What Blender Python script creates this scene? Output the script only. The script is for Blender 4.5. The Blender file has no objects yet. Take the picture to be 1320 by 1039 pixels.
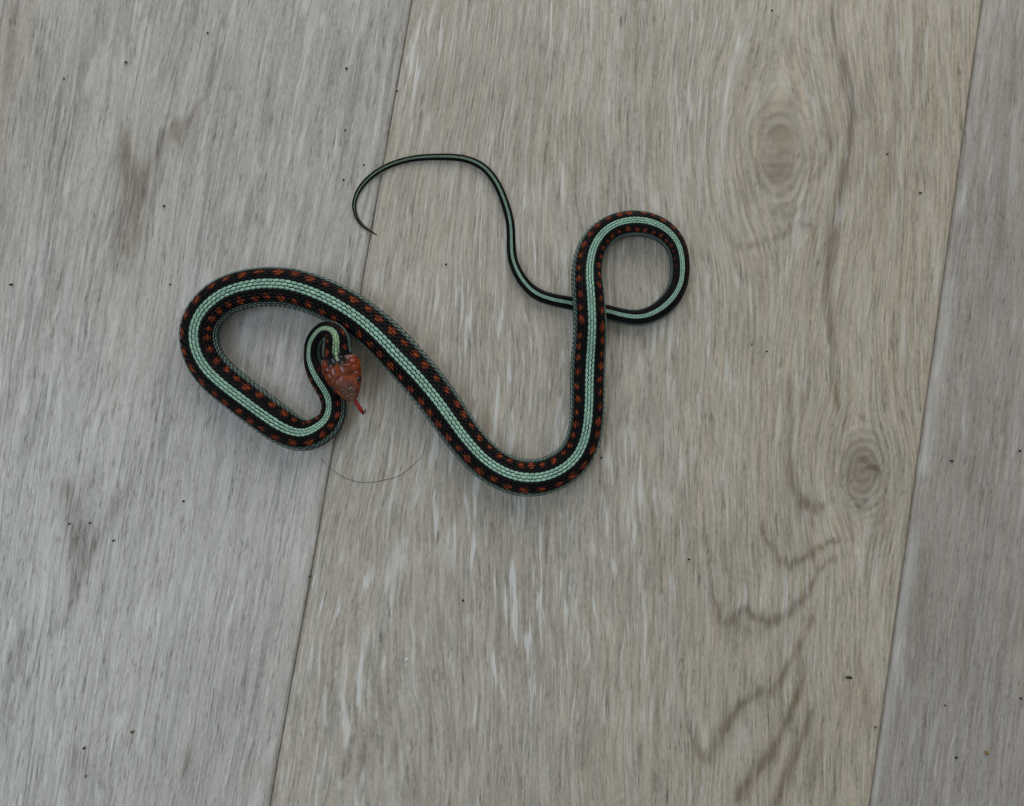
import bpy, math, random
import numpy as np
from mathutils import Vector, Matrix

# ------------------------------------------------------------------ camera
W, H = 1320.0, 1039.0
F = 1143.0                       # focal length in photo pixels
HC = 0.368                       # lens height above the floor (m)
PITCH = math.radians(3.17)
scene = bpy.context.scene
col = scene.collection
cam_loc = np.array([0.0, -HC * math.tan(PITCH), HC])
cd = bpy.data.cameras.new('camera')
cd.sensor_fit = 'HORIZONTAL'; cd.sensor_width = 36.0
cd.lens = 36.0 * F / W
cd.clip_start = 0.01
cam = bpy.data.objects.new('camera', cd)
cam.location = cam_loc; cam.rotation_euler = (PITCH, 0, 0)
col.objects.link(cam); scene.camera = cam

# ------------------------------------------------------------------ world, windows' daylight, exposure
world = bpy.data.worlds.new('daylight'); scene.world = world
world.use_nodes = True
wbg = world.node_tree.nodes['Background']
wbg.inputs[0].default_value = (0.80, 0.90, 1.0, 1); wbg.inputs[1].default_value = 1.0
ROOM_ROT = math.radians(-9.4)    # the boards run at this angle; the room follows them
RM = Matrix.Rotation(ROOM_ROT, 4, 'Z')
def room(x, y, z): return RM @ Vector((x, y, z))
def window_light(name, loc, target, sx, sy, watts, rgb):
    ld = bpy.data.lights.new(name, 'AREA'); ld.shape = 'RECTANGLE'
    ld.size = sx; ld.size_y = sy; ld.energy = watts; ld.color = rgb
    o = bpy.data.objects.new(name, ld); o.location = loc
    o.rotation_euler = (Vector(target) - Vector(loc)).to_track_quat('-Z', 'Y').to_euler()
    col.objects.link(o)
window_light('window_left_offscreen', room(-1.13, -0.60, 1.95), room(0, -0.60, 1.95), 1.3, 0.8, 17.0, (0.66, 0.82, 1.0))
window_light('window_back_offscreen', room(0.0, 1.08, 0.80), room(0.0, 0, 0.80), 1.6, 1.1, 10.8, (1.0, 0.97, 0.92))
scene.view_settings.view_transform = 'Standard'
scene.view_settings.look = 'None'
scene.view_settings.gamma = 1.0
scene.view_settings.use_curve_mapping = False
scene.view_settings.exposure = 0.0

# ------------------------------------------------------------------ helpers
rng = np.random.default_rng(7)
random.seed(7)
cp, sp = math.cos(PITCH), math.sin(PITCH)
def px2w(x, y, z=0.0):
    """photo pixel -> point on the horizontal plane at height z"""
    x = np.asarray(x, float); y = np.asarray(y, float); z = np.asarray(z, float)
    a = (x - W / 2) / F; b = -(y - H / 2) / F
    dx, dy, dz = a, b * cp + sp, b * sp - cp
    t = (z - cam_loc[2]) / dz
    return np.stack([cam_loc[0] + t * dx, cam_loc[1] + t * dy, z + 0 * t], -1)
def w2px(P):
    d = P - cam_loc
    yc = d[..., 1] * cp + d[..., 2] * sp
    zc = -d[..., 1] * sp + d[..., 2] * cp
    return W / 2 + F * d[..., 0] / -zc, H / 2 - F * yc / -zc
MM = HC / F                      # metres per photo pixel on the floor

def smooth(x, a, b):
    t = np.clip((x - a) / (b - a), 0, 1); return t * t * (3 - 2 * t)
def lin(*c):
    c = np.array(c, float) / 255.0
    return np.where(c <= 0.04045, c / 12.92, ((c + 0.055) / 1.055) ** 2.4)
def mesh_obj(name, verts, faces, mat, parent=None, smooth=True, colors=None, attrs=None):
    me = bpy.data.meshes.new(name)
    verts = np.asarray(verts, np.float32)
    if isinstance(faces, np.ndarray):
        n, k = faces.shape
        me.vertices.add(len(verts)); me.vertices.foreach_set('co', verts.ravel())
        me.loops.add(n * k); me.loops.foreach_set('vertex_index', faces.astype(np.int32).ravel())
        me.polygons.add(n)
        me.polygons.foreach_set('loop_start', np.arange(0, n * k, k, dtype=np.int32))
        me.update(calc_edges=True); me.validate()
    else:
        me.from_pydata(verts.tolist(), [], faces)
    me.polygons.foreach_set('use_smooth', np.full(len(me.polygons), smooth))
    if colors is not None:
        ca = me.color_attributes.new('Col', 'FLOAT_COLOR', 'POINT')
        c4 = np.ones((len(verts), 4), np.float32); c4[:, :3] = colors
        ca.data.foreach_set('color', c4.ravel())
    for k, v in (attrs or {}).items():
        if v.ndim == 2:
            a = me.attributes.new(k, 'FLOAT_VECTOR', 'POINT'); a.data.foreach_set('vector', v.astype(np.float32).ravel())
        else:
            a = me.attributes.new(k, 'FLOAT', 'POINT'); a.data.foreach_set('value', v.astype(np.float32))
    me.materials.append(mat); me.update()
    o = bpy.data.objects.new(name, me); col.objects.link(o)
    if parent: o.parent = parent
    return o
def tag(o, label=None, cat=None, group=None, kind=None):
    if label: o['label'] = label
    if cat: o['category'] = cat
    if group: o['group'] = group
    if kind: o['kind'] = kind
    return o
def boxes(lst):
    V, Fc = [], []
    for (x0, x1, y0, y1, z0, z1) in lst:
        b = len(V)
        V += [(x, y, z) for z in (z0, z1) for x, y in ((x0, y0), (x1, y0), (x1, y1), (x0, y1))]
        Fc += [[b + i for i in f] for f in ((3, 2, 1, 0), (4, 5, 6, 7), (0, 1, 5, 4), (1, 2, 6, 5), (2, 3, 7, 6), (3, 0, 4, 7))]
    return V, Fc

# ------------------------------------------------------------------ node helpers
class NT:
    def __init__(s, name):
        s.m = bpy.data.materials.new(name); s.m.use_nodes = True
        s.t = s.m.node_tree; s.b = s.t.nodes['Principled BSDF']
    def node(s, typ, **kw):
        n = s.t.nodes.new(typ)
        for k, v in kw.items(): setattr(n, k, v)
        return n
    def link(s, a, b): s.t.links.new(a, b)
    def set(s, sock, v):
        if hasattr(v, 'is_linked'): s.link(v, sock)
        else: sock.default_value = v
    def math(s, op, a, b=None, c=None, clamp=False):
        n = s.node('ShaderNodeMath', operation=op, use_clamp=clamp)
        s.set(n.inputs[0], a)
        if b is not None: s.set(n.inputs[1], b)
        if c is not None: s.set(n.inputs[2], c)
        return n.outputs[0]
    def ramp(s, x, lo, hi):
        n = s.node('ShaderNodeMapRange', interpolation_type='SMOOTHSTEP')
        s.set(n.inputs['Value'], x); n.inputs['From Min'].default_value = lo; n.inputs['From Max'].default_value = hi
        return n.outputs['Result']
    def mix(s, f, a, b, mode='MIX'):
        n = s.node('ShaderNodeMix', data_type='RGBA', blend_type=mode)
        s.set(n.inputs[0], f); s.set(n.inputs[6], a); s.set(n.inputs[7], b)
        return n.outputs[2]
    def attr(s, name, out='Vector'):
        return s.node('ShaderNodeAttribute', attribute_name=name).outputs[out]
    def noise(s, vec, fx, fy, detail=3, rough=0.5, dist=0.0, off=0.0):
        mp = s.node('ShaderNodeMapping')
        s.link(vec, mp.inputs[0]); mp.inputs['Scale'].default_value = (fx, fy, 1); mp.inputs['Location'].default_value = (off, off * 1.7, off)
        n = s.node('ShaderNodeTexNoise'); n.inputs['Scale'].default_value = 1.0
        s.link(mp.outputs[0], n.inputs['Vector'])
        n.inputs['Detail'].default_value = detail; n.inputs['Roughness'].default_value = rough; n.inputs['Distortion'].default_value = dist
        return n.outputs['Fac']
def rgba(c): return (float(c[0]), float(c[1]), float(c[2]), 1.0)
def plain(name, c, rough=0.6, spec=0.5):
    k = NT(name)
    tc = k.node('ShaderNodeTexCoord')
    n = k.node('ShaderNodeTexNoise'); n.inputs['Scale'].default_value = 40; k.link(tc.outputs['Object'], n.inputs['Vector'])
    v = k.math('MULTIPLY_ADD', n.outputs['Fac'], 0.16, 0.92)
    k.link(k.mix(1.0, rgba(c), v, 'MULTIPLY'), k.b.inputs['Base Color'])
    k.b.inputs['Roughness'].default_value = rough; k.b.inputs['Specular IOR Level'].default_value = spec
    return k.m

# ------------------------------------------------------------------ oak board material
def oak(name, base, fleck, streak, cool, run=150, lines=0.12, rough=0.27, fib=1.35):
    k = NT(name)
    g = k.attr('grain'); mark = k.attr('mark', 'Fac'); pale = k.attr('pale', 'Fac')
    n1 = k.noise(g, 1 / 3.4, 1 / 52, 3, 0.6, 0.35)             # fine fibres
    n2 = k.noise(g, 1 / 11, 1 / run, 4, 0.6, 0.5, 11.0)   # streaks
    n3 = k.noise(g, 1 / 70, 1 / 260, 2, 0.5, 0.4, 23.0)    # broad tone
    n4 = k.noise(g, 1 / 7.5, 1 / 75, 2, 0.55, 0.5, 37.0)   # limed flecks
    n5 = k.noise(g, 1 / 4.0, 1 / 26, 2, 0.6, 0.4, 51.0)    # pores
    n6 = k.noise(g, 1 / 120, 1 / 160, 2, 0.5, 0.0, 67.0)   # where flecks gather
    n7 = k.noise(g, 1 / 2.2, 1 / 7, 1, 0.5, 0.0, 83.0)     # tooth
    v = k.math('MULTIPLY_ADD', n1, fib, 1 - fib / 2)
    v = k.math('ADD', v, k.math('MULTIPLY_ADD', n2, streak, -streak / 2))
    v = k.math('ADD', v, k.math('MULTIPLY_ADD', n3, 0.40, -0.20))
    v = k.math('ADD', v, k.math('MULTIPLY_ADD', n7, 0.46, -0.23))
    pore = k.math('MULTIPLY', k.ramp(n5, 0.57, 0.74), 0.30)
    v = k.math('SUBTRACT', v, pore)
    n8 = k.noise(g, 1 / 17, 1 / 520, 2, 0.5, 0.6, 97.0)    # long dark growth lines
    ln = k.math('SUBTRACT', 1.0, k.ramp(k.math('ABSOLUTE', k.math('SUBTRACT', n8, 0.5)), 0.0, 0.045))
    ln = k.math('MULTIPLY', ln, k.ramp(n2, 0.36, 0.62))
    v = k.math('SUBTRACT', v, k.math('MULTIPLY', ln, lines))
    c = k.mix(1.0, rgba(base), v, 'MULTIPLY')
    tone = k.attr('tone', 'Fac')
    c = k.mix(tone, c, k.mix(1.0, c, (1.0, 0.955, 0.885, 1), 'MULTIPLY'))
    # warm / cool drift between streaks
    c = k.mix(k.ramp(n2, 0.42, 0.66), c, k.mix(1.0, c, rgba(cool), 'MULTIPLY'))
    # brown growth marks, broken up along the fibres
    brk = k.math('MULTIPLY_ADD', k.ramp(n4, 0.34, 0.62), 0.75, 0.45)
    brk = k.math('MULTIPLY', brk, k.math('MULTIPLY_ADD', n1, 0.9, 0.55))
    mf = k.math('MULTIPLY', mark, brk, clamp=True)
    c = k.mix(mf, c, k.mix(1.0, c, (0.42, 0.375, 0.315, 1), 'MULTIPLY'))
    # limed (whitish) flecks
    fl = k.math('MULTIPLY', k.ramp(n4, 0.54, 0.70), k.ramp(n6, 0.32, 0.58))
    fl = k.math('MULTIPLY', fl, k.math('MULTIPLY_ADD', tone, -0.75 * fleck, fleck))
    fl = k.math('ADD', fl, k.math('MULTIPLY', pale, k.math('MULTIPLY_ADD', n4, 1.3, 0.1)), clamp=True)
    c = k.mix(fl, c, rgba(lin(226, 224, 220)))
    k.link(c, k.b.inputs['Base Color'])
    h = k.math('ADD', k.math('MULTIPLY', n1, 0.5), k.math('MULTIPLY', n2, 0.8))
    h = k.math('SUBTRACT', h, k.math('MULTIPLY', k.ramp(n5, 0.55, 0.75), 0.5))
    h = k.math('SUBTRACT', h, k.math('ADD', k.math('MULTIPLY', mark, 0.3), k.math('MULTIPLY', ln, 0.4)))
    bp = k.node('ShaderNodeBump'); bp.inputs['Strength'].default_value = 0.35; bp.inputs['Distance'].default_value = 0.0006
    k.link(h, bp.inputs['Height']); k.link(bp.outputs[0], k.b.inputs['Normal'])
    r = k.math('MULTIPLY_ADD', n2, 0.20, rough)
    k.link(r, k.b.inputs['Roughness'])
    k.b.inputs['Specular IOR Level'].default_value = 0.5
    return k.m
M_left = oak('oak_grey', lin(193, 188, 181), 0.60, 0.62, (0.98, 1.0, 1.04, 1), 340, 0.30, 0.15, 0.85)
M_mid = oak('oak_warm', lin(186, 177, 163), 0.9, 0.62, (0.96, 1.0, 1.05, 1))
M_right = oak('oak_taupe', lin(170, 162, 153), 0.30, 0.40, (0.98, 1.0, 1.03, 1), 200, 0.15, 0.27, 0.9)

# ------------------------------------------------------------------ wood figure (knots, cathedral lines) in photo-pixel coordinates
def stroke(X, Y, pts, w, s, soft=0.8):
    """soft stroke along a polyline; w = full width in pixels (number or one per point)"""
    out = np.zeros_like(X)
    pts = np.array(pts, float); n = len(pts)
    ws = np.full(n, w, float) if np.isscalar(w) else np.array(w, float)
    m = ws.max() * 2 + 2
    sel = (X > pts[:, 0].min() - m) & (X < pts[:, 0].max() + m) & (Y > pts[:, 1].min() - m) & (Y < pts[:, 1].max() + m)
    if not sel.any(): return out
    x, y = X[sel], Y[sel]
    best = np.zeros_like(x)
    for i in range(n - 1):
        a, b = pts[i], pts[i + 1]; d = b - a; L2 = d @ d + 1e-9
        t = np.clip(((x - a[0]) * d[0] + (y - a[1]) * d[1]) / L2, 0, 1)
        dist = np.hypot(x - a[0] - t * d[0], y - a[1] - t * d[1])
        ww = (ws[i] + (ws[i + 1] - ws[i]) * t) * 0.5
        fade = np.ones_like(t)
        best = np.maximum(best, np.exp(-(dist / (ww + 1e-6)) ** 2 * soft) * fade)
    # taper both ends
    e0 = np.hypot(x - pts[0, 0], y - pts[0, 1]); e1 = np.hypot(x - pts[-1, 0], y - pts[-1, 1])
    tp = np.clip(np.minimum(e0, e1) / 14.0, 0.15, 1)
    out[sel] = best * s * tp
    return out
def ell(X, Y, cx, cy, rx, ry, rot=0.0):
    c, s = math.cos(rot), math.sin(rot)
    x, y = X - cx, Y - cy
    return np.hypot((x * c + y * s) / rx, (-x * s + y * c) / ry)
MARKS_MID = [
    ([(1073, 0), (1073.6, 40), (1082, 72), (1095, 115), (1098, 150), (1094, 184), (1087, 225), (1079, 265), (1071, 317), (1067, 350), (1067, 386), (1070, 419), (1073, 456), (1077, 512), (1082, 536)], [4, 5, 7, 8, 8, 8, 10, 11, 11, 9, 9, 7, 5, 5, 4], .62),
    ([(938, 300), (951, 320), (975, 315), (1007, 305), (1030, 289), (1048, 292), (1054, 320)], 6, .42),
    ([(1059, 130), (1069, 164), (1069, 190), (1059, 216), (1042, 239)], [5, 7, 6, 5, 4], .5),
    ([(996, 197), (1007, 192), (1022, 201)], 3, .7),
    ([(985, 265), (997, 272), (1010, 268)], 12, .45),
    ([(1018, 40), (1020, 60), (1016, 90)], 4, .3),
    ([(1100, 593), (1116, 596), (1130, 605), (1144, 616)], [3, 5, 6, 3], .95),
    ([(1017, 480), (1018, 538), (1016, 577), (1018, 609), (1026, 632), (1040, 651), (1052, 657), (1072, 646)], [4, 6, 6, 8, 10, 10, 8, 6], .62),
    ([(1023, 640), (1034, 660), (1046, 664)], 14, .4),
    ([(1071, 545), (1080, 568), (1071, 591), (1070, 614), (1077, 632)], 4, .25),
    ([(978, 671), (986, 693), (1006, 722), (1020, 729), (1039, 718), (1068, 700), (1092, 694)], [3, 4, 7, 8, 7, 5, 4], .6),
    ([(909, 678), (915, 733), (920, 773), (929, 801), (944, 802), (962, 780), (973, 795), (991, 802), (1017, 791), (1039, 769), (1057, 733), (1086, 715)], [3, 3, 5, 10, 10, 6, 8, 12, 8, 7, 4, 5], .62),
    ([(925, 806), (960, 812), (1000, 812)], 12, .22),
    ([(867, 788), (876, 864), (885, 926), (900, 966), (911, 981), (933, 941), (955, 908), (977, 893), (995, 893), (1013, 864), (1039, 817), (1050, 780)], [3, 3, 5, 10, 12, 10, 7, 10, 10, 7, 5, 3], .55),
    ([(908, 975), (905, 1000), (908, 1030)], 9, .25),
    ([(945, 1045), (958, 1014), (988, 977), (1010, 937), (1031, 890), (1042, 857)], [12, 12, 10, 7, 6, 3], .62),
    ([(996, 1045), (1021, 981), (1035, 945), (1050, 904)], [8, 9, 8, 4], .5),
    ([(1038, 1030), (1053, 970), (1059, 945)], 7, .38),
    ([(1072, 1035), (1080, 980), (1084, 950)], 5, .25),
    ([(880, 0), (884, 60), (878, 150)], 9, .18), ([(840, 0), (848, 110), (842, 200)], 8, .16),
    ([(1150, 0), (1154, 120), (1146, 260)], 9, .2), ([(1186, 0), (1190, 90), (1184, 220)], 8, .2), ([(1120, 90), (1126, 200), (1118, 300)], 7, .18),
    ([(750, 140), (748, 190), (740, 240)], 9, .25), ([(700, 120), (708, 170), (700, 250)], 5, .2), ([(648, 90), (646, 150), (640, 190)], 4, .22),
    ([(800, 690), (806, 800), (796, 900)], 6, .18), ([(650, 700), (646, 790), (640, 860)], 7, .2), ([(690, 760), (694, 850), (690, 960)], 6, .2),
    ([(560, 860), (556, 930), (560, 1039)], 6, .2), ([(752, 830), (750, 900), (756, 1000)], 7, .2), ([(480, 930), (470, 980), (460, 1039)], 8, .25),
    ([(496, 800), (484, 860), (478, 900)], 6, .25), ([(842, 840), (850, 930), (846, 1039)], 7, .2),
]
PALE_MID = [
    ([(946, 0), (949, 35), (952, 57), (942, 89), (935, 127), (931, 167), (926, 213), (928, 260), (932, 289)], [4, 6, 8, 7, 6, 7, 8, 7, 4], .62),
    ([(917, 20), (916, 60), (911, 110)], 5, .4), ([(905, 170), (902, 228), (900, 277)], [5, 8, 6], .5),
    ([(890, 190), (888, 240)], 6, .35),
    ([(990, 100), (967, 141), (958, 182), (964, 213), (978, 248), (996, 261), (1016, 258), (1030, 246)], [7, 5, 4, 3, 3, 2.5, 2.5, 2], .42),
    ([(1016, 5), (1018, 40), (1015, 66)], 5, .4), ([(1097, 10), (1099, 43), (1102, 80)], 7, .4), ([(1123, 20), (1124, 100)], 4, .35),
    ([(1030, 170), (1032, 200), (1024, 224)], 1.8, .25), ([(985, 218), (995, 200)], 2, .35), ([(1003, 238), (1014, 236), (1024, 224)], 1.8, .3),
    ([(1038, 400), (1036, 430), (1030, 470), (1020, 520), (1012, 570), (1007, 610)], [5, 5, 4, 4, 4, 3], .35),
    ([(908, 380), (912, 430), (920, 490)], [6, 7, 4], .4), ([(1074, 460), (1076, 490)], 4, .35),
    ([(1088, 619), (1100, 628), (1116, 631)], 1.8, .35), ([(1084, 635), (1102, 647), (1119, 647), (1137, 630)], 1.8, .38),
    ([(1088, 653), (1109, 663), (1123, 660), (1140, 645)], 1.8, .38), ([(1088, 660), (1109, 675), (1128, 669), (1146, 650)], 1.8, .38),
    ([(1084, 681), (1112, 691), (1130, 683), (1150, 662)], 2, .32),
    ([(1119, 542), (1096, 552), (1079, 568), (1069, 591), (1068, 614), (1077, 636), (1092, 652)], 2, .35),
    ([(1125, 548), (1100, 558), (1086, 572), (1076, 595), (1076, 615)], 1.6, .3), ([(1108, 580), (1095, 590), (1092, 606), (1100, 618)], 1.5, .25),
    ([(1085, 740), (1108, 730), (1130, 717), (1145, 695)], 1.8, .3), ([(1088, 728), (1106, 724), (1128, 716)], 1.6, .28), ([(1098, 760), (1125, 740), (1140, 722)], 1.6, .25),
    ([(1048, 720), (1068, 706)], 2, .3),
    ([(864, 733), (867, 813), (878, 908), (883, 940)], [5, 6, 6, 4], .45), ([(907, 700), (910, 760), (916, 835)], [6, 8, 5], .38),
    ([(1055, 520), (1110, 500)], 1, .0),
    ([(688, 930), (690, 890), (686, 840)], 4, .4), ([(635, 780), (634, 840), (632, 890)], [5, 7, 4], .5), ([(613, 830), (610, 890)], 4, .4),
    ([(705, 110), (706, 130)], 7, .6), ([(752, 100), (750, 125)], 5, .6), ([(662, 60), (664, 95)], 4, .5), ([(636, 160), (635, 190)], 5, .5), ([(691, 60), (697, 90)], 4, .5),
    ([(680, 0), (688, 20)], 6, .5), ([(664, 0), (672, 28)], 4, .5), ([(676, 255), (674, 275)], 6, .5), ([(722, 130), (716, 170)], 4, .45), ([(780, 165), (786, 200)], 4, .3),
    ([(445, 850), (438, 880), (442, 910)], 9, .35), ([(497, 840), (492, 880)], 6, .45), ([(500, 960), (496, 1000)], 6, .35),
    ([(470, 560), (455, 640)], 6, .3),
    ([(590, 900), (588, 930)], 5, .45), ([(620, 960), (622, 990)], 5, .4),
]
MARKS_LEFT = [
    ([(156, 152), (162, 200), (171, 235), (166, 285), (158, 335)], [6, 16, 26, 28, 22], .55),
    ([(214, 160), (203, 192), (189, 228), (179, 268)], [6, 9, 12, 12], .5),
    ([(226, 145), (227, 165), (225, 192)], [5, 14, 10], .45), ([(258, 125), (245, 155), (232, 175)], [4, 6, 6], .42),
    ([(292, 10), (284, 50), (270, 105), (262, 130)], [5, 6, 5, 4], .28), ([(232, 0), (242, 14)], 20, .45),
    ([(126, 0), (118, 40), (106, 90), (96, 180), (88, 240)], [6, 7, 6, 7, 5], .3), ([(140, 0), (134, 60)], 6, .3), ([(22, 0), (14, 60), (6, 120)], 8, .3),
    ([(60, 60), (50, 140), (36, 220)], 6, .28), ([(82, 100), (70, 190), (58, 260)], 6, .25),
    ([(78, 610), (92, 655), (103, 705), (99, 748), (91, 790), (86, 815)], [10, 20, 20, 14, 9, 6], .62),
    ([(170, 615), (140, 672), (119, 710), (106, 745)], [6, 13, 13, 9], .5),
    ([(116, 600), (108, 650), (104, 700)], 12, .3),
    ([(32, 805), (27, 855), (22, 880)], 8, .4), ([(16, 830), (8, 920), (4, 980)], 7, .35), ([(70, 870), (64, 900), (62, 925)], 10, .25),
    ([(110, 960), (96, 985), (84, 1020)], [10, 22, 16], .3), ([(246, 960), (240, 985), (236, 1010)], 6, .4), ([(300, 800), (296, 850)], 4, .35),
    ([(318, 850), (312, 930), (300, 1010)], 4, .3), ([(200, 560), (190, 640), (180, 700)], 7, .18), ([(322, 960), (316, 1010)], 6, .3),
    ([(150, 760), (140, 830), (130, 900)], 5, .16), ([(206, 620), (196, 690), (186, 750)], 4, .2), ([(30, 380), (18, 470), (6, 560)], 6, .28), ([(52, 400), (42, 500), (30, 590)], 4, .24),
    ([(470, 40), (448, 120), (440, 190)], 6, .22), ([(500, 10), (488, 80), (474, 150)], 5, .25), ([(400, 230), (388, 290), (380, 340)], 5, .18),
    ([(330, 240), (316, 300)], 6, .2), ([(286, 240), (262, 300), (246, 345)], 5, .18),
]
PALE_LEFT = [
    ([(160, 40), (156, 110), (148, 190), (140, 260)], [5, 6, 7, 6], .4), ([(108, 240), (104, 280)], 6, .4),
    ([(74, 420), (66, 520), (56, 640)], [5, 7, 6], .35), ([(88, 350), (82, 430)], 5, .3), ([(208, 640), (200, 690), (168, 830)], [4, 6, 6], .4),
    
    ([(370, 120), (356, 220), (346, 290)], 6, .3), ([(240, 720), (230, 800)], 5, .35), ([(300, 640), (286, 720)], 5, .35),
]
MARKS_RIGHT = [
    ([(1194, 700), (1188, 770), (1182, 830), (1172, 900)], [14, 14, 12, 8], .25), ([(1252, 600), (1248, 640)], 5, .4), ([(1270, 620), (1266, 660)], 5, .35),
    ([(1215, 800), (1206, 860)], 5, .3), ([(1258, 700), (1246, 800), (1236, 900)], 5, .25), ([(1300, 500), (1292, 600)], 5, .25), ([(1300, 760), (1286, 900), (1276, 1020)], 5, .22),
    ([(1262, 480), (1252, 580)], 4, .25), ([(1232, 560), (1226, 600)], 5, .25), ([(1310, 40), (1300, 200), (1286, 330)], 6, .25), ([(1266, 230), (1256, 300)], 8, .22),
    ([(1296, 660), (1290, 700)], 5, .3), ([(1242, 960), (1232, 1030)], 5, .2),
]
PALE_RIGHT = [
    ([(1282, 0), (1268, 60), (1256, 130)], [8, 6, 5], .3), ([(1226, 350), (1216, 420), (1208, 480), (1200, 540), (1190, 620)], [16, 20, 18, 16, 16], .38),
    ([(1180, 680), (1166, 770), (1158, 830), (1148, 900), (1134, 980), (1122, 1039)], [14, 14, 16, 14, 12, 10], .42), ([(1310, 130), (1302, 260)], 12, .25), ([(1240, 240), (1232, 290)], 10, .3),
]
def fbm1(x, seed, n=5):
    r = np.random.default_rng(seed); out = np.zeros_like(x)
    for i in range(n):
        out += np.sin(x * r.uniform(.6, 1.6) * (1.7 ** i) + r.uniform(0, 6.28)) / (1.5 ** i)
    return out / 2
def figure(X, Y, which):
    mark = np.zeros_like(X); pale = np.zeros_like(X)
    wob = 1.6 * fbm1(Y / 46 + X / 90, 3) + 0.5 * fbm1(Y / 13 + X / 31, 4)
    Xw = X + wob; Yw = Y + 1.5 * fbm1(X / 9, 5) + 3.5 * fbm1(X / 2.6 + Y / 300, 6)
    ms, ps = {'left': (MARKS_LEFT, PALE_LEFT), 'mid': (MARKS_MID, PALE_MID), 'right': (MARKS_RIGHT, PALE_RIGHT)}.get(which, ([], []))
    for p, w, s in ms: mark = np.maximum(mark, stroke(Xw, Yw, p, np.array(w) * 1.45 if not np.isscalar(w) else w * 1.45, s * (1.45 if which == 'left' else 1.35)))
    for p, w, s in ps: pale = np.maximum(pale, stroke(X + .5 * wob, Y, p, w, s * .8))
    gy = Y.copy()
    if which == 'mid':
        t = np.clip((X + 0.185 * (Y - 519) - 440) / 230, 0, 1); t = t * t * (3 - 2 * t)
        kk = 0.185 * (1 - t) + 0.012 * t
        gx = X + kk * (Y - 519)
        gx = gx + 9 * np.exp(-((X - 690) / 60) ** 2) * np.sin(np.clip((Y + 30) / 170, -1, 2.2)) + 4 * fbm1(Y / 120 + X / 300, 9)
        # fibres bow round the two knots
        for cx, cy, rx, ry, push in ((1005, 190, 62, 125, 42), (1110, 610, 46, 85, 30)):
            dx, dy = (X - cx) / rx, (Y - cy) / ry
            gx = gx - push * np.tanh(dx * 1.6) * np.exp(-(dx * .55) ** 2 - dy ** 2)
        # knot one
        e = ell(X + .6 * wob, Y, 1004, 200, 36, 68, 0.05); inside = np.clip(1.25 - e, 0, 1)
        mark = np.maximum(mark, np.clip(.60 * np.exp(-(e / .85) ** 4) + .16 * np.sin(e * 26) * (e < 1.25), 0, 1))
        e2 = ell(X, Y, 1005, 196, 20, 46, 0.05); mark = np.maximum(mark, .72 * np.exp(-(e2) ** 2) * (1 + .22 * np.sin(e2 * 14 + .8 * fbm1(X / 14, 8))))
        e3 = ell(X, Y, 1006, 215, 62, 100, 0.0)
        mark = np.maximum(mark, .22 * np.exp(-e3 ** 4) * (1 + np.sin(e3 * 40) * .8))
        # knot two
        f = ell(X + .4 * wob, Y, 1112, 606, 40, 58, 0.1)
        mark = np.maximum(mark, np.clip(.42 * np.exp(-(f / .95) ** 4) + .16 * np.sin(f * 30) * (f < 1.1), 0, 1))
        pale = np.maximum(pale, .12 * (np.sin(f * 30 + 2.5) > .6) * (f < 1.05) * (f > .25))
        kz = np.clip(1.1 - np.minimum(e, f), 0, 1)
        gx = gx + kz * 0
    elif which == 'left':
        gx = X + (0.185 - 0.035 * np.clip((300 - X) / 300, 0, 1)) * (Y - 519) + 3 * fbm1(Y / 150 + X / 200, 12)
        gx = gx + 12 * np.exp(-((X - 180) / 60) ** 2 - ((Y - 200) / 120) ** 2) * np.tanh((X - 180) / 25)
    elif which == 'right':
        gx = X + 0.12 * (Y - 519) + 2 * fbm1(Y / 150, 13)
    else:
        gx = X + 0.165 * (Y - 519)
    tone = np.zeros_like(X)
    if which == 'mid':                # the heart of this board is browner
        tone = smooth(X + 0.12 * (Y - 519), 640, 1120) * 0.85 + 0.10 * fbm1(X / 60 + Y / 400, 15)
    elif which == 'left': tone = 0.35 * smooth(-X - 0.2 * (Y - 300), -70, 20) + 0.12 * fbm1(X / 50 + Y / 500, 16)
    return gx, gy, np.clip(mark, 0, 1), np.clip(pale, 0, 1), np.clip(tone, 0, 1)

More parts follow.
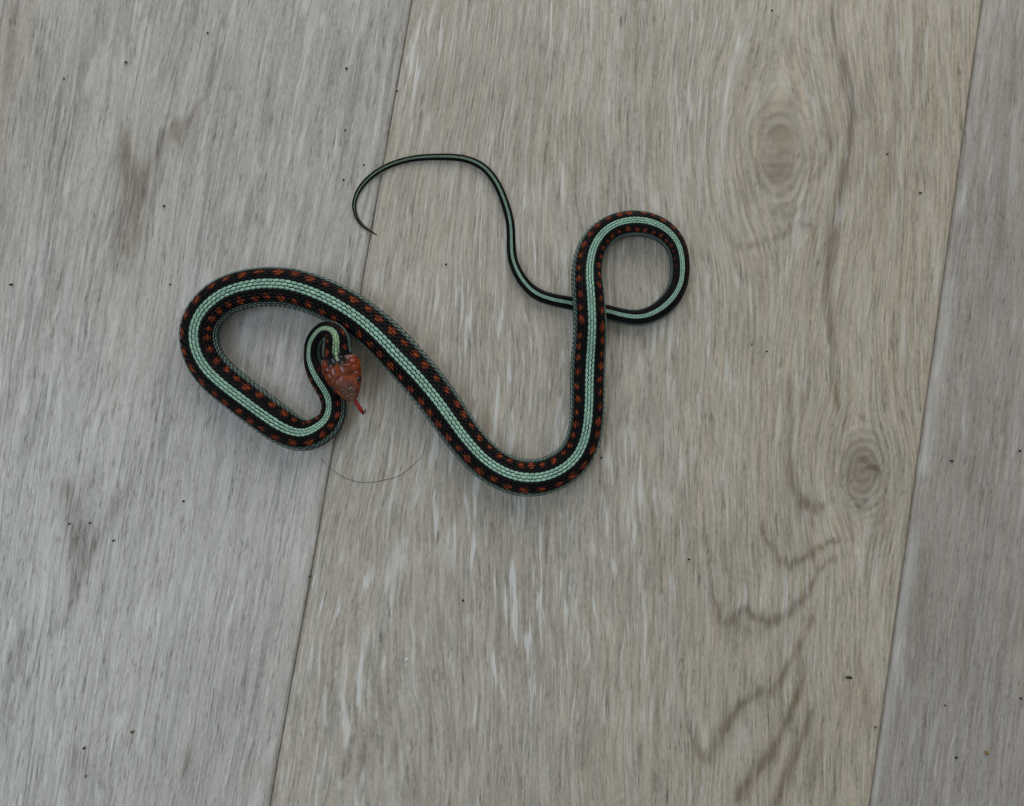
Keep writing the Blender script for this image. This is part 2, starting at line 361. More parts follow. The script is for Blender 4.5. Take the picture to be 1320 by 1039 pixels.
# ------------------------------------------------------------------ floor of boards
# the two joints in view, from the photograph
mid_l = px2w((535 + 343) / 2, H / 2); mid_r = px2w((1272 + 1118) / 2, H / 2)
ca, sa = math.cos(ROOM_ROT), math.sin(ROOM_ROT)
U = np.array([ca, sa, 0]); Vv = np.array([-sa, ca, 0])    # across / along the boards
u_l, u_r = mid_l @ U, mid_r @ U
PW = u_r - u_l
sub_v, sub_f = boxes([(-1.17, 1.62, -1.62, 1.12, -0.03, -0.010)])
floor = mesh_obj('floor', [tuple(room(*v)) for v in sub_v], sub_f, plain('subfloor', lin(60, 56, 50), 0.9), smooth=False)
tag(floor, 'pale greyish oak laminate floor of wide boards', kind='structure')
GAP, BEV, BD, TH = 0.00022, 0.0012, 0.0009, 0.010
def board(u0, u1, v0, v1, which, mat, fine, seed, dz=0.0):
    a, b = u0 + GAP, u1 - GAP
    if fine:
        # fine rows only where the figure of the wood is drawn
        us = np.arange(a + BEV, b - BEV, 0.0012)
        vs = np.concatenate([np.arange(v0 + BEV, -0.215, 0.02), np.arange(-0.215, 0.215, 0.0012), np.arange(0.215, v1 - BEV, 0.02)])
    else:
        us = np.linspace(a + BEV, b - BEV, 7)[:-1]; vs = np.linspace(v0 + BEV, v1 - BEV, 13)[:-1]
    us = np.concatenate([[a, a], us, [b - BEV, b, b]]); vs = np.concatenate([[v0 + GAP, v0 + GAP], vs, [v1 - BEV, v1 - GAP, v1 - GAP]])
    nu, nv = len(us), len(vs)
    zu = np.zeros(nu); zu[[0, -1]] = -TH; zu[[1, -2]] = -BD
    zv = np.zeros(nv); zv[[0, -1]] = -TH; zv[[1, -2]] = -BD
    UU, VV = np.meshgrid(us, vs, indexing='ij')
    Z = np.minimum(zu[:, None], zv[None, :]) + dz
    P = UU[..., None] * U + VV[..., None] * Vv; P[..., 2] = Z
    P = P.reshape(-1, 3)
    idx = np.arange(nu * nv).reshape(nu, nv)
    fc = np.stack([idx[:-1, :-1], idx[1:, :-1], idx[1:, 1:], idx[:-1, 1:]], -1).reshape(-1, 4)
    Q = P.copy(); Q[:, 2] = 0
    X, Y = w2px(Q)
    gx, gy, mk, pl, tn = figure(X, Y, which)
    grain = np.stack([gx, gy, np.full_like(gx, seed * 7.3)], -1)
    o = mesh_obj('plank', P, fc, mat, floor, True, attrs={'grain': grain, 'mark': mk, 'pale': pl, 'tone': tn})
    return o
rows = range(-7, 7)
for i in rows:
    u0 = u_l + i * PW; u1 = u0 + PW
    if u1 < -1.15 or u0 > 1.58: continue
    u0, u1 = max(u0, -1.149), min(u1, 1.599)
    which = {-1: 'left', 0: 'mid', 1: 'right'}.get(i, 'far')
    mat = {-1: M_left, 0: M_mid, 1: M_right}.get(i, [M_mid, M_left, M_right][i % 3])
    off = {-1: -0.72, 0: -0.50, 1: -0.66}.get(i, -0.2 - 0.37 * (i % 3))
    cuts = [off - 1.22, off, off + 1.22, off + 2.44]
    for j in range(3):
        v0, v1 = max(cuts[j], -1.6), min(cuts[j + 1], 1.099)
        if v1 - v0 < 0.05: continue
        inview = which != 'far' and v0 < -0.3 and v1 > 0.3
        board(u0, u1, v0, v1, which if inview else 'far', mat, inview, i * 3 + j, {0: 0.00012, 1: 0.0002}.get(i, 0.0))

# ------------------------------------------------------------------ room shell: walls with two windows, ceiling
M_wall = plain('wall_paint', lin(205, 201, 194), 0.9)
M_trim = plain('white_trim', lin(235, 234, 230), 0.5)
def wall(name, vf, mat=M_wall):
    o = mesh_obj(name, [tuple(room(*v)) for v in vf[0]], vf[1], mat, smooth=False)
    return tag(o, kind='structure')
R, HT, TW = 1.6, 2.5, 0.1
LX = 1.15                        # the window wall stands nearer than the others
BY = 1.1                         # and so does the other window wall
wy0, wy1, wz0, wz1 = -1.25, 0.05, 1.55, 2.35
wall('wall_left', boxes([(-LX - TW, -LX, -R, wy0, 0, HT), (-LX - TW, -LX, wy1, BY, 0, HT), (-LX - TW, -LX, wy0, wy1, 0, wz0), (-LX - TW, -LX, wy0, wy1, wz1, HT)]))
wx0, wx1, vz0, vz1 = -0.80, 0.80, 0.25, 1.35
wall('wall_back', boxes([(-LX, wx0, BY, BY + TW, 0, HT), (wx1, R, BY, BY + TW, 0, HT), (wx0, wx1, BY, BY + TW, 0, vz0), (wx0, wx1, BY, BY + TW, vz1, HT)]))
wall('wall_right', boxes([(R, R + TW, -R, BY, 0, HT)]))
wall('wall_front', boxes([(-LX, R, -R - TW, -R, 0, HT)]))
wall('ceiling', boxes([(-LX - TW, R + TW, -R - TW, BY + TW, HT, HT + 0.1)]))
kg = NT('window_glass'); kg.b.inputs['Base Color'].default_value = (0.9, 0.95, 0.95, 1); kg.b.inputs['Roughness'].default_value = 0.02
kg.b.inputs['Transmission Weight'].default_value = 1.0
fw = 0.05
w1 = wall('window_1', boxes([(-LX - .07, -LX - .02, wy0, wy0 + fw, wz0, wz1), (-LX - .07, -LX - .02, wy1 - fw, wy1, wz0, wz1), (-LX - .07, -LX - .02, wy0 + fw, wy1 - fw, wz0, wz0 + fw), (-LX - .07, -LX - .02, wy0 + fw, wy1 - fw, wz1 - fw, wz1), (-LX - .07, -LX - .02, -.625, -.575, wz0 + fw, wz1 - fw)]), M_trim)
w2 = wall('window_2', boxes([(wx0, wx0 + fw, BY + .02, BY + .07, vz0, vz1), (wx1 - fw, wx1, BY + .02, BY + .07, vz0, vz1), (wx0 + fw, wx1 - fw, BY + .02, BY + .07, vz0, vz0 + fw), (wx0 + fw, wx1 - fw, BY + .02, BY + .07, vz1 - fw, vz1), (-.025, .025, BY + .02, BY + .07, vz0 + fw, vz1 - fw)]), M_trim)
for par, bx in ((w1, (-LX - .047, -LX - .043, wy0 + fw, -.625, wz0 + fw, wz1 - fw)), (w1, (-LX - .047, -LX - .043, -.575, wy1 - fw, wz0 + fw, wz1 - fw)),
                (w2, (wx0 + fw, -.025, BY + .043, BY + .047, vz0 + fw, vz1 - fw)), (w2, (.025, wx1 - fw, BY + .043, BY + .047, vz0 + fw, vz1 - fw))):
    v, f = boxes([bx]); mesh_obj('pane', [tuple(room(*p)) for p in v], f, kg.m, par, smooth=False)

# ------------------------------------------------------------------ snake: stations along the body, snout to tail tip
# (centre x, y, width, stripe x, y in photo pixels, centre height in mm or None = lying on the floor)
ST = [
 (456.0, 517.0, 2.0, None, None, 10.2), (455.2, 515.0, 11, None, None, 10.4), (453.8, 512.0, 18, None, None, 10.7), (452.0, 508.0, 23.5, None, None, 11.0),
 (449.5, 501.0, 32, None, None, 11.6), (446.0, 491.0, 41, None, None, 12.2), (442.5, 481.0, 47.5, None, None, 12.6), (438.9, 470.5, 49, None, None, 13.0),
 (436.4, 462.0, 43, 433.5, 463, 13.4), (434.8, 454.0, 36.5, 431.5, 454, 13.8), (434.2, 446.0, 34, 432.3, 446, 14.0), (434.0, 439.0, 33, 433, 438, 14.2),
 (430.5, 430.0, 28, 429.5, 428.5, 13.6), (421.5, 426.0, 24, 420, 424, 11.5), (410.5, 432.0, 21.5, 405.5, 431, 8.5), (404.5, 443.0, 22, 399, 443, 6.2),
 (403.5, 453.0, 22.5, 397.2, 453, 4.8), (404.2, 464.0, 24, 398.2, 464, 4.0), (409.0, 479.0, 27, 403.8, 480, None), (418.0, 493.5, 30, 412.8, 495.5, None),
 (428.5, 511.0, 32, 421.6, 511.5, None), (430.8, 527.0, 32, 423.6, 527, None), (426.5, 543.0, 34, 419.5, 538.5, None), (414.5, 554.0, 36, 411.0, 548.0, None),
 (395.0, 561.0, 39, 394, 557.0, None), (360.0, 546.7, 47, 358.7, 548.7, None), (306.5, 506.5, 48, 304, 509.5, None), (265.0, 463.5, 48, 258.5, 466, None),
 (257.5, 425.0, 48.5, 249.5, 425, None), (278.5, 390.0, 48, 274.5, 386, None), (326.0, 371.0, 49, 325, 366.5, None), (374.0, 371.5, 50, 375, 367.5, None),
 (419.0, 385.5, 50, 420, 384, None), (455.0, 404.5, 50, 455, 404.7, None), (515.0, 457.0, 51, 512.6, 459, None), (544.0, 490.0, 50.5, 543, 490.8, None),
 (571.0, 525.0, 49, 570.5, 525, None), (604.0, 571.0, 46, 604.5, 570.5, None), (636.0, 601.0, 45.5, 636, 600, None), (678.0, 616.0, 46, 678, 615.5, None),
 (715.0, 608.5, 45, 715.5, 609.5, None), (742.0, 587.0, 43.5, 743, 588, None), (755.5, 548.0, 43, 757, 548, None), (757.5, 489.0, 44, 760, 489, None),
 (759.0, 450.0, 43, 762, 450, 7.6), (760.5, 415.0, 41.5, 763.5, 415, 10.6), (757.8, 376.0, 41, 762, 376, 10.2), (757.2, 342.0, 38.5, 760.7, 342, 7.2),
 (769.5, 310.0, 35.5, 769.5, 310, None), (787.5, 295.0, 33.5, 786, 292, None), (819.0, 288.0, 33, 820, 283, None), (851.0, 296.5, 30.5, 853, 291.5, None),
 (870.5, 316.5, 26.5, 874, 313.5, None), (876.2, 342.0, 25, 880, 342, None), (873.5, 367.0, 24.5, 876.5, 368.5, None), (856.0, 394.5, 24, 856, 394.5, None),
 (823.0, 409.5, 20.5, 823, 408, None), (788.6, 404.3, 19.5, 788.8, 402, None), (757.0, 396.0, 18, 757, 394.5, None), (726.0, 389.2, 16.5, 726, 388.6, None),
 (690.0, 377.5, 15.3, 690.3, 377, None), (671.0, 357.5, 13.5, 671.5, 357, None), (660.5, 332.0, 12, 661, 332, None), (658.0, 292.0, 11, 658.5, 292, None),
 (651.0, 262.0, 10.5, 651.7, 262, None), (639.5, 235.5, 10, 640, 235, None), (622.0, 215.0, 9.4, 622.3, 214.4, None), (600.0, 205.0, 8.8, 600, 204.2, None),
 (569.0, 202.2, 8.2, 569, 201.6, None), (537.0, 203.8, 7.6, 537, 203.2, None), (508.0, 210.6, 7, 508, 210.2, None), (486.0, 221.5, 6.6, 486, 221.2, None),
 (470.0, 235.0, 6.2, 470, 235, None), (460.0, 250.0, 5.8, 460, 250, None), (456.6, 263.0, 5.2, 456.6, 263, None), (458.3, 276.0, 4.6, 458.3, 276, None),
 (464.5, 287.5, 4.0, 464.5, 287.5, None), (475.0, 296.5, 3.0, 475, 296.5, None), (486.0, 303.0, 1.0, 486, 303, None)]
NHEAD = 9
KB, KH = 0.94, 0.62              # height / width of the body and of the flat head
def spline(t, y, tq):
    n = len(t); h = np.diff(t); A = np.zeros((n, n)); b = np.zeros(y.shape)
    A[0, 0] = A[-1, -1] = 1
    for i in range(1, n - 1):
        A[i, i - 1] = h[i - 1]; A[i, i] = 2 * (h[i - 1] + h[i]); A[i, i + 1] = h[i]
        b[i] = 6 * ((y[i + 1] - y[i]) / h[i] - (y[i] - y[i - 1]) / h[i - 1])
    m = np.linalg.solve(A, b)
    k = np.clip(np.searchsorted(t, tq) - 1, 0, n - 2); hk = h[k]
    a = (t[k + 1] - tq) / hk; c = (tq - t[k]) / hk
    if y.ndim == 2: a, c, hk = a[:, None], c[:, None], hk[:, None]
    return a * y[k] + c * y[k + 1] + ((a ** 3 - a) * m[k] + (c ** 3 - c) * m[k + 1]) * hk ** 2 / 6
cxy = np.array([s[:2] for s in ST]); wpx = np.array([s[2] for s in ST], float)
kap = np.full(len(ST), KB); kap[:NHEAD] = KH; kap[NHEAD:NHEAD + 4] = [0.68, 0.76, 0.84, 0.9]
zc = np.array([(s[5] / 1000 if s[5] is not None else KB * w * 0.5 * MM * 0.985) for s, w in zip(ST, wpx)])
rad = wpx * 0.5 * (HC - zc) / F
C0 = px2w(cxy[:, 0], cxy[:, 1], zc)
tt = np.concatenate([[0], np.cumsum(np.linalg.norm(np.diff(cxy, axis=0), axis=1))])
# dense samples, re-spaced by true length
td = np.linspace(0, tt[-1], 6000)
Cd = spline(tt, C0, td); Cd[:, 2] = np.interp(td, tt, zc)
ker = np.hanning(61); ker /= ker.sum()
zpad = np.pad(Cd[:, 2], 30, mode='edge'); Cd[:, 2] = np.convolve(zpad, ker, 'valid')
rd = np.interp(td, tt, rad); rpad = np.pad(rd, 12, mode='edge'); k2 = np.hanning(25); k2 /= k2.sum()
rs = np.convolve(rpad, k2, 'valid'); rs[:160] = rd[:160]
rd = np.where(td < 30, rd, rs)
kd = np.interp(td, tt, kap)
Sd = np.concatenate([[0], np.cumsum(np.linalg.norm(np.diff(Cd, axis=0), axis=1))])
LEN = Sd[-1]
Td = np.gradient(Cd, axis=0); Td /= np.linalg.norm(Td, axis=1)[:, None]
UP = np.array([0, 0, 1.0])
Nd = UP - Td * (Td @ UP)[:, None]; Nd /= np.linalg.norm(Nd, axis=1)[:, None]
Bd = np.cross(Td, Nd)
# roll of the back stripe at each station
roll = np.zeros(len(ST))
for i, s in enumerate(ST):
    if s[3] is None: continue
    j = np.argmin(np.abs(td - tt[i]))
    V = cam_loc - C0[i]
    beta = math.atan2(V @ Bd[j], V @ Nd[j])
    off = (s[3] - s[0]) * Bd[j, 0] - (s[4] - s[1]) * Bd[j, 1]
    roll[i] = beta + math.asin(max(-.9, min(.9, off / (s[2] / 2))))
roll[:NHEAD] = np.linspace(0, roll[NHEAD], NHEAD + 1)[:-1] * (np.arange(NHEAD) > 5)
rolld = np.interp(td, tt, roll); rp = np.pad(rolld, 40, mode='edge'); k3 = np.hanning(81); k3 /= k3.sum(); rolld = np.convolve(rp, k3, 'valid')
hdd = np.interp(td, tt, np.array([1.0] * (NHEAD - 1) + [0.8, 0.5, 0.2] + [0.0] * (len(ST) - NHEAD - 2)))   # how head-like the section is
def at(s):
    f = lambda a: np.interp(s, Sd, a)
    v3 = lambda A: np.stack([f(A[:, k]) for k in range(3)], -1)
    return v3(Cd), v3(Td), v3(Nd), v3(Bd), f(rd), f(kd), f(rolld), f(hdd)
def spow(x, p): return np.sign(x) * np.abs(x) ** p
def surf(s, phi, lift=0.0):
    """point on the skin: s along the body (m), phi round it from the back stripe (rad)"""
    C, T, N, B, r, k, ro, h = at(s)
    al = phi + ro
    e = 1 - 0.17 * h
    sx = spow(np.sin(al), e); cz = spow(np.cos(al), e)
    cz = np.where((cz > 0) & (h > 0), cz * (1 - 0.10 * h * np.abs(sx) ** 2), cz)
    P = C + (r * sx)[..., None] * B + (r * k * cz)[..., None] * N
    n = (k * np.sin(al))[..., None] * B + np.cos(al)[..., None] * N
    n /= np.linalg.norm(n, axis=-1)[..., None]
    lift = np.asarray(lift)
    P = P + n * (lift[..., None] if lift.ndim else lift)
    P[..., 2] = np.maximum(P[..., 2], 0.00035)
    return P, n
# colours (as pigments)
BLACK = lin(11, 11, 14); GREEN = lin(160, 200, 180); TEAL = lin(158, 188, 180); ORANGE = lin(140, 62, 32)
NECKGREEN = lin(168, 198, 155); TAILGREEN = lin(116, 138, 116); BELLY = lin(104, 126, 122); DARKT = lin(40, 52, 52)
# scale columns: q counts scales along the body
step = np.maximum(0.30 * rd, 0.0007)
qd = np.concatenate([[0], np.cumsum(np.diff(Sd) / (0.5 * (step[1:] + step[:-1])))])
def row_angle(r): return np.radians(10.5 + 4.0 * smooth(r, 9.5 * MM, 3.0 * MM))
S_NECK = np.interp(tt[NHEAD] - 6, td, Sd)          # where head plates give way to small scales
S_STRIPE = np.interp(tt[NHEAD] - 9, td, Sd)
sp_rng = np.random.default_rng(21)
NSP = 200; PER = 2.65
jit = sp_rng.uniform(-.10, .10, (2, NSP)); siz = sp_rng.uniform(.85, 1.15, (2, NSP)); pj = sp_rng.uniform(-2.5, 2.5, (2, NSP))
def pigment(s, phi):
    r = np.interp(s, Sd, rd); q = np.interp(s, Sd, qd)
    ph = np.degrees(phi) * (np.radians(10.5) / row_angle(r)); a = np.abs(ph)
    c = np.broadcast_to(BLACK, ph.shape + (3,)).copy()
    def lay(cc, m): c[:] = c * (1 - m[..., None]) + cc * m[..., None]
    w = smooth(r, 4 * MM, 12 * MM)
    # orange-red spots between the stripes
    side = (ph > 0).astype(int)
    for ds in (-1, 0, 1):
        kk = np.clip(np.round(q / PER).astype(int) + ds, 0, NSP - 1)
        qc = (kk + jit[side, kk] + 0.5 * side) * PER
        dq = (q - qc) / (0.66 * siz[side, kk]); dp = (a - 42 - pj[side, kk]) / (11.5 * siz[side, kk])
        m = (1 - smooth(dq ** 2 + dp ** 2, 0.55, 1.15)) * smooth(r, 11.5 * MM, 14.5 * MM)
        lay(ORANGE, m)
    # pale flank stripe
    m = smooth(a, 60, 65) * (1 - smooth(a, 80, 86)) * (0.35 + 0.65 * w)
    lay(TEAL, m * 0.9)
    m = smooth(a, 92, 100) * (0.25 + 0.75 * smooth(np.abs((q % 1.0) - 0.5), 0.46, 0.30)); lay(BELLY * (0.4 + 0.6 * w)[..., None], m)
    # back stripe
    tailm = smooth(r, 7 * MM, 3.5 * MM)[..., None]; nk = (1 - smooth(s, S_NECK, S_NECK + 0.04))[..., None]
    g = GREEN * (1 - tailm) + TAILGREEN * tailm; g = g * (1 - nk) + NECKGREEN * nk
    wd = 12.6 * smooth(s, S_STRIPE - 0.0005, S_STRIPE + 0.004) + 0.01
    wd = wd * (1 - 0.12 * nk[..., 0])
    m = (1 - smooth(a, wd - 2.0, wd + 3.0)) * (s > S_STRIPE - 0.001)
    m = m * smooth(LEN - s, 0.010, 0.016)
    lay(g, m)
    tip = smooth(LEN - s, 0.02, 0.006); lay(lin(70, 70, 62), tip * 0.7)
    return c
kk = NT('snake_skin')
ca_ = kk.attr('Col', 'Color')
tc = kk.node('ShaderNodeTexCoord')
nz = kk.node('ShaderNodeTexNoise'); nz.inputs['Scale'].default_value = 900; kk.link(tc.outputs['Object'], nz.inputs['Vector'])
kk.link(kk.mix(1.0, ca_, kk.math('MULTIPLY_ADD', nz.outputs['Fac'], 0.5, 0.75), 'MULTIPLY'), kk.b.inputs['Base Color'])
kk.b.inputs['Roughness'].default_value = 0.5; kk.b.inputs['Specular IOR Level'].default_value = 0.16
bp = kk.node('ShaderNodeBump'); bp.inputs['Strength'].default_value = 0.25; bp.inputs['Distance'].default_value = 0.0002
kk.link(nz.outputs['Fac'], bp.inputs['Height']); kk.link(bp.outputs[0], kk.b.inputs['Normal'])
M_skin = kk.m
kk = NT('head_plates')
ca_ = kk.attr('Col', 'Color')
tc = kk.node('ShaderNodeTexCoord')
nz = kk.node('ShaderNodeTexNoise'); nz.inputs['Scale'].default_value = 420; nz.inputs['Detail'].default_value = 4; kk.link(tc.outputs['Object'], nz.inputs['Vector'])
kk.link(kk.mix(1.0, ca_, kk.math('MULTIPLY_ADD', nz.outputs['Fac'], 1.5, 0.22), 'MULTIPLY'), kk.b.inputs['Base Color'])
kk.b.inputs['Roughness'].default_value = 0.2
M_head = kk.m

snake = bpy.data.objects.new('garter_snake', None); col.objects.link(snake)
base = px2w(530, 470); snake.location = (0, 0, 0)
tag(snake, 'black garter snake with pale green back stripe and orange-red head, tongue out, on floor', 'snake')

# --- body and head: one continuous skin
s_head = np.interp(tt[NHEAD + 1], td, Sd)
sr = np.concatenate([np.linspace(0, 0.0012, 8)[:-1], np.arange(0.0012, s_head, 0.00024), np.arange(s_head, LEN, 0.0011), [LEN]])
SEG = 96
ph = np.linspace(-math.pi, math.pi, SEG, endpoint=False)
SS, PP = np.meshgrid(sr, ph, indexing='ij')
_, _, _, _, r_, k_, ro_, h_ = at(SS.ravel())
h_ = h_.reshape(SS.shape); r_ = r_.reshape(SS.shape)
inset = np.where(SS > S_NECK, -0.050 * r_, 0.0)
# head plates: seeds (distance behind the snout, sideways) in photo pixels
seeds = [(2.0, 0), (24, 0)]
for sg in (-1, 1):
    seeds += [(7, 4 * sg), (13.5, 5.2 * sg), (22.5, 10.5 * sg), (41, 7.8 * sg), (38, 17.5 * sg), (47, 18 * sg), (53, 10 * sg), (56, 19 * sg), (60, 4 * sg), (30, 17.5 * sg),
              (4, 8 * sg), (9, 12 * sg), (14.5, 15 * sg), (21, 18.5 * sg), (28, 23 * sg), (36, 26 * sg), (45, 27 * sg), (54, 26 * sg)]
seeds = np.array(seeds, float)
tpx = SS / MM; al = PP + ro_.reshape(SS.shape)
npx = np.sin(al) * r_ / MM * (1 + 0.22 * (np.abs(al) > 1.2))
hd = SS < s_head
D = np.full(SS.shape + (2,), 99.0); IDX = np.zeros(SS.shape, int)
dd = np.hypot((tpx[hd][:, None] - seeds[:, 0]) * 0.8, npx[hd][:, None] - seeds[:, 1])
od = np.sort(dd, axis=1); D[hd] = od[:, :2]; IDX[hd] = np.argmin(dd, axis=1)
groove = np.zeros(SS.shape); groove[hd] = 1 - smooth(D[hd][:, 1] - D[hd][:, 0], 0.2, 1.6)
groove *= smooth(h_, 0.3, 0.9) * (np.abs(al) < 2.2)
dome = np.zeros(SS.shape); dome[hd] = 1 - np.clip(D[hd][:, 0] / 6.5, 0, 1) ** 2
lift = inset - 0.00034 * groove + 0.00028 * dome * smooth(h_, 0.3, 0.9) * (np.abs(al) < 2.0)
P, _ = surf(SS.ravel(), PP.ravel(), lift.ravel())
P = P.reshape(SS.shape + (3,))
colr = pigment(SS.ravel(), PP.ravel()).reshape(SS.shape + (3,))
stripe_m = np.abs(PP) < 2.5
colr = np.where((SS > S_NECK)[..., None] & (np.abs(PP) < 1.62)[..., None], BLACK * 0.9, colr)   # bare skin between the scales is dark
# head colouring
ORH = lin(148, 66, 25); BRH = lin(100, 76, 68); LIP = lin(170, 120, 70)
hc = np.broadcast_to(ORH, SS.shape + (3,)).copy()
def mixh(cc, m): hc[:] = hc * (1 - m[..., None]) + cc * m[..., None]
pr = np.random.default_rng(5).uniform(.62, 1.2, len(seeds)); hc *= pr[IDX][..., None]
mixh(BRH, np.exp(-((tpx - 14) / 15) ** 4 - (npx / 10) ** 4) * 0.85)                      # greyish brown snout plates
mixh(lin(124, 42, 26), np.exp(-((tpx - 47) / 9) ** 2 - ((np.abs(npx) - 15) / 10) ** 2) * 0.6)
mixh(LIP, smooth(np.abs(al), 1.35, 1.75) * 0.75)
mixh(BLACK, groove * smooth(np.abs(al), 1.2, 1.5) * 0.8)
nb = np.random.default_rng(3)
for _ in range(60):                                                                       # dark freckles towards the nape
    t0, n0, rr = nb.uniform(30, 62), nb.uniform(-24, 24), nb.uniform(0.7, 1.9)
    mixh(BLACK, np.exp(-((tpx - t0) / rr) ** 2 - ((npx - n0) / rr) ** 2) * 0.55)
nape = smooth(tpx + 1.8 * np.sin(npx * 1.1) + 1.2 * np.sin(npx * 2.3 + 1), 47, 52) * (1 - smooth(np.abs(npx), 9, 15))
mixh(BLACK, nape)
mixh(BLACK, np.exp(-((tpx - 47.5) / 3) ** 2 - ((npx - 3) / 3.0) ** 2) * 0.8)
mixh(lin(25, 15, 12), (np.exp(-((tpx - 4.2) / 1.0) ** 2 - ((np.abs(npx) - 5.8) / 1.0) ** 2)) * 0.9)   # nostrils
jag = 0.0005 * np.sin(npx * 1.3) + 0.0004 * np.sin(npx * 2.9 + 2)
wh = (1 - smooth(SS + jag, S_NECK - 0.0012, S_NECK + 0.0004))[..., None]
colr = colr * (1 - wh) + hc * wh
nr = len(sr)
verts = np.concatenate([P.reshape(-1, 3), P[0].mean(0)[None], P[-1].mean(0)[None]])
cols = np.concatenate([colr.reshape(-1, 3), hc[0, 0][None], colr[-1, 0][None]])
idx = np.arange(nr * SEG).reshape(nr, SEG); nx = np.roll(idx, -1, axis=1)
quads = np.stack([idx[:-1], nx[:-1], nx[1:], idx[1:]], -1).reshape(-1, 4)
body = mesh_obj('body', verts, quads, M_skin, snake, True, colors=cols)
body.data.materials.append(M_head)
mi = np.zeros(len(quads), np.int32); mi[:int((sr < S_NECK).sum()) * SEG] = 1
if len(body.data.polygons) == len(quads): body.data.polygons.foreach_set('material_index', mi)
body['label'] = 'black body and orange-red plated head'

# --- scales: keeled, overlapping, in rows along the body (thousands: one part)
out = np.array([(-0.56, 0), (-0.34, .36), (0.06, .47), (0.34, .36), (0.60, 0), (0.34, -.36), (0.06, -.47), (-0.34, -.36), (0.0, 0), (0.36, 0)])
hgt = np.array([-.030, -.006, .004, .012, .034, .012, .004, -.006, .036, .050])
tri = np.array([(8, 0, 1), (8, 1, 2), (8, 2, 3), (8, 3, 9), (9, 3, 4), (9, 4, 5), (9, 5, 8), (8, 5, 6), (8, 6, 7), (8, 7, 0)])
edge = np.array([.55, .62, .66, .66, .72, .66, .66, .62, 1.0, 1.0])
q0 = np.interp(S_NECK - 0.0016, Sd, qd); q1 = qd[-1] - 2
SV, SC, SF = [], [], []; nvt = 0
for i in range(-9, 10):
    qs = np.arange(math.ceil(q0), q1) + (0.5 if i % 2 else 0.0)
    ss = np.interp(qs, qd, Sd); rr = np.interp(ss, Sd, rd); dl = row_angle(rr)
    ok = (np.abs(i) * dl < math.radians(103)) & (ss > S_NECK - 0.0016 + 0.0022 * min(abs(i), 6) / 6)
    qs, ss, rr, dl = qs[ok], ss[ok], rr[ok], dl[ok]
    if not len(qs): continue
    m = len(qs)
    wv = np.random.default_rng(100 + i).uniform(.93, 1.07, m)
    Q = qs[:, None] + out[None, :, 0]
    s_ = np.interp(Q, qd, Sd); f_ = (i + out[None, :, 1] * wv[:, None]) * dl[:, None]
    Lf = hgt[None] * rr[:, None]
    Pp, _ = surf(s_.ravel(), f_.ravel(), Lf.ravel())
    cc = pigment(s_.ravel(), f_.ravel()).reshape(m, 10, 3)
    c0 = pigment(ss, i * dl)[:, None]
    cc = 0.6 * cc + 0.4 * c0
    ed = np.clip(1 - (1 - edge) * 2.5, 0.05, 1) if abs(i) >= 6 else np.ones(10)   # flank scales have black borders
    cc = cc * ed[None, :, None] * np.random.default_rng(300 + i).uniform(.86, 1.12, m)[:, None, None]
    SV.append(Pp); SC.append(cc.reshape(-1, 3)); SF.append((np.arange(m)[:, None, None] * 10 + tri[None] + nvt).reshape(-1, 3)); nvt += m * 10
scales = mesh_obj('scales', np.concatenate(SV), np.concatenate(SF), M_skin, snake, False, colors=np.concatenate(SC))
tag(scales, 'small keeled scales, black with green stripe and orange spots', kind='stuff')

# --- eyes
def sphere(c, ax, n1=24, n2=14):
    """ellipsoid; ax = three axis vectors"""
    V = [];
    for j in range(n2 + 1):
        th = math.pi * j / n2
        for i in range(n1):
            f = 2 * math.pi * i / n1
            V.append(np.array(c) + ax[0] * math.sin(th) * math.cos(f) + ax[1] * math.sin(th) * math.sin(f) + ax[2] * math.cos(th))
    Fc = [[j * n1 + i, j * n1 + (i + 1) % n1, (j + 1) * n1 + (i + 1) % n1, (j + 1) * n1 + i] for j in range(n2) for i in range(n1)]
    return V, Fc
M_eye = plain('eye_dark_amber', lin(92, 44, 20), 0.12); M_pupil = plain('pupil_black', lin(8, 8, 9), 0.06)
se = 24.5 * MM
for sg in (-1, 1):
    Pe, ne = surf(np.array([se]), np.array([sg * 1.02]), np.array([0.0])); Pe, ne = Pe[0], ne[0]
    Te = at(np.array([se]))[1][0]; up = np.cross(Te, ne)
    R_ = 0.00150
    v, f = sphere(Pe - ne * 0.00035, (Te * R_, up * R_ * .95, ne * R_ * .8))
    eye = mesh_obj('eye', v, f, M_eye, snake)
    v, f = sphere(Pe + ne * 0.00050, (Te * R_ * .66, up * R_ * .66, ne * R_ * .38))
    mesh_obj('pupil', v, f, M_pupil, eye)

# --- tongue with a short forked tip
def tube(pts, radii, flat=1.0, seg=12):
    pts = np.array(pts, float); n = len(pts); V = []
    for i in range(n):
        T = pts[min(i + 1, n - 1)] - pts[max(i - 1, 0)]; T /= np.linalg.norm(T)
        N = UP - T * (T @ UP); N /= np.linalg.norm(N); B = np.cross(T, N)
        for j in range(seg):
            a = 2 * math.pi * j / seg
            V.append(pts[i] + radii[i] * (math.cos(a) * B + flat * math.sin(a) * N))
    Fc = [[i * seg + j, i * seg + (j + 1) % seg, (i + 1) * seg + (j + 1) % seg, (i + 1) * seg + j] for i in range(n - 1) for j in range(seg)]
    Fc += [list(range(seg))[::-1], [(n - 1) * seg + j for j in range(seg)]]
    return V, Fc
M_tongue = plain('tongue_red', lin(150, 36, 26), 0.25); M_tip = plain('tongue_tip_dark', lin(70, 26, 24), 0.3)
tg = [px2w(455.5, 512.0, .0092), px2w(458.0, 517.0, .0089), px2w(461.0, 522.0, .0084), px2w(464.5, 527.5, .0077), px2w(467.3, 531.8, .0070)]
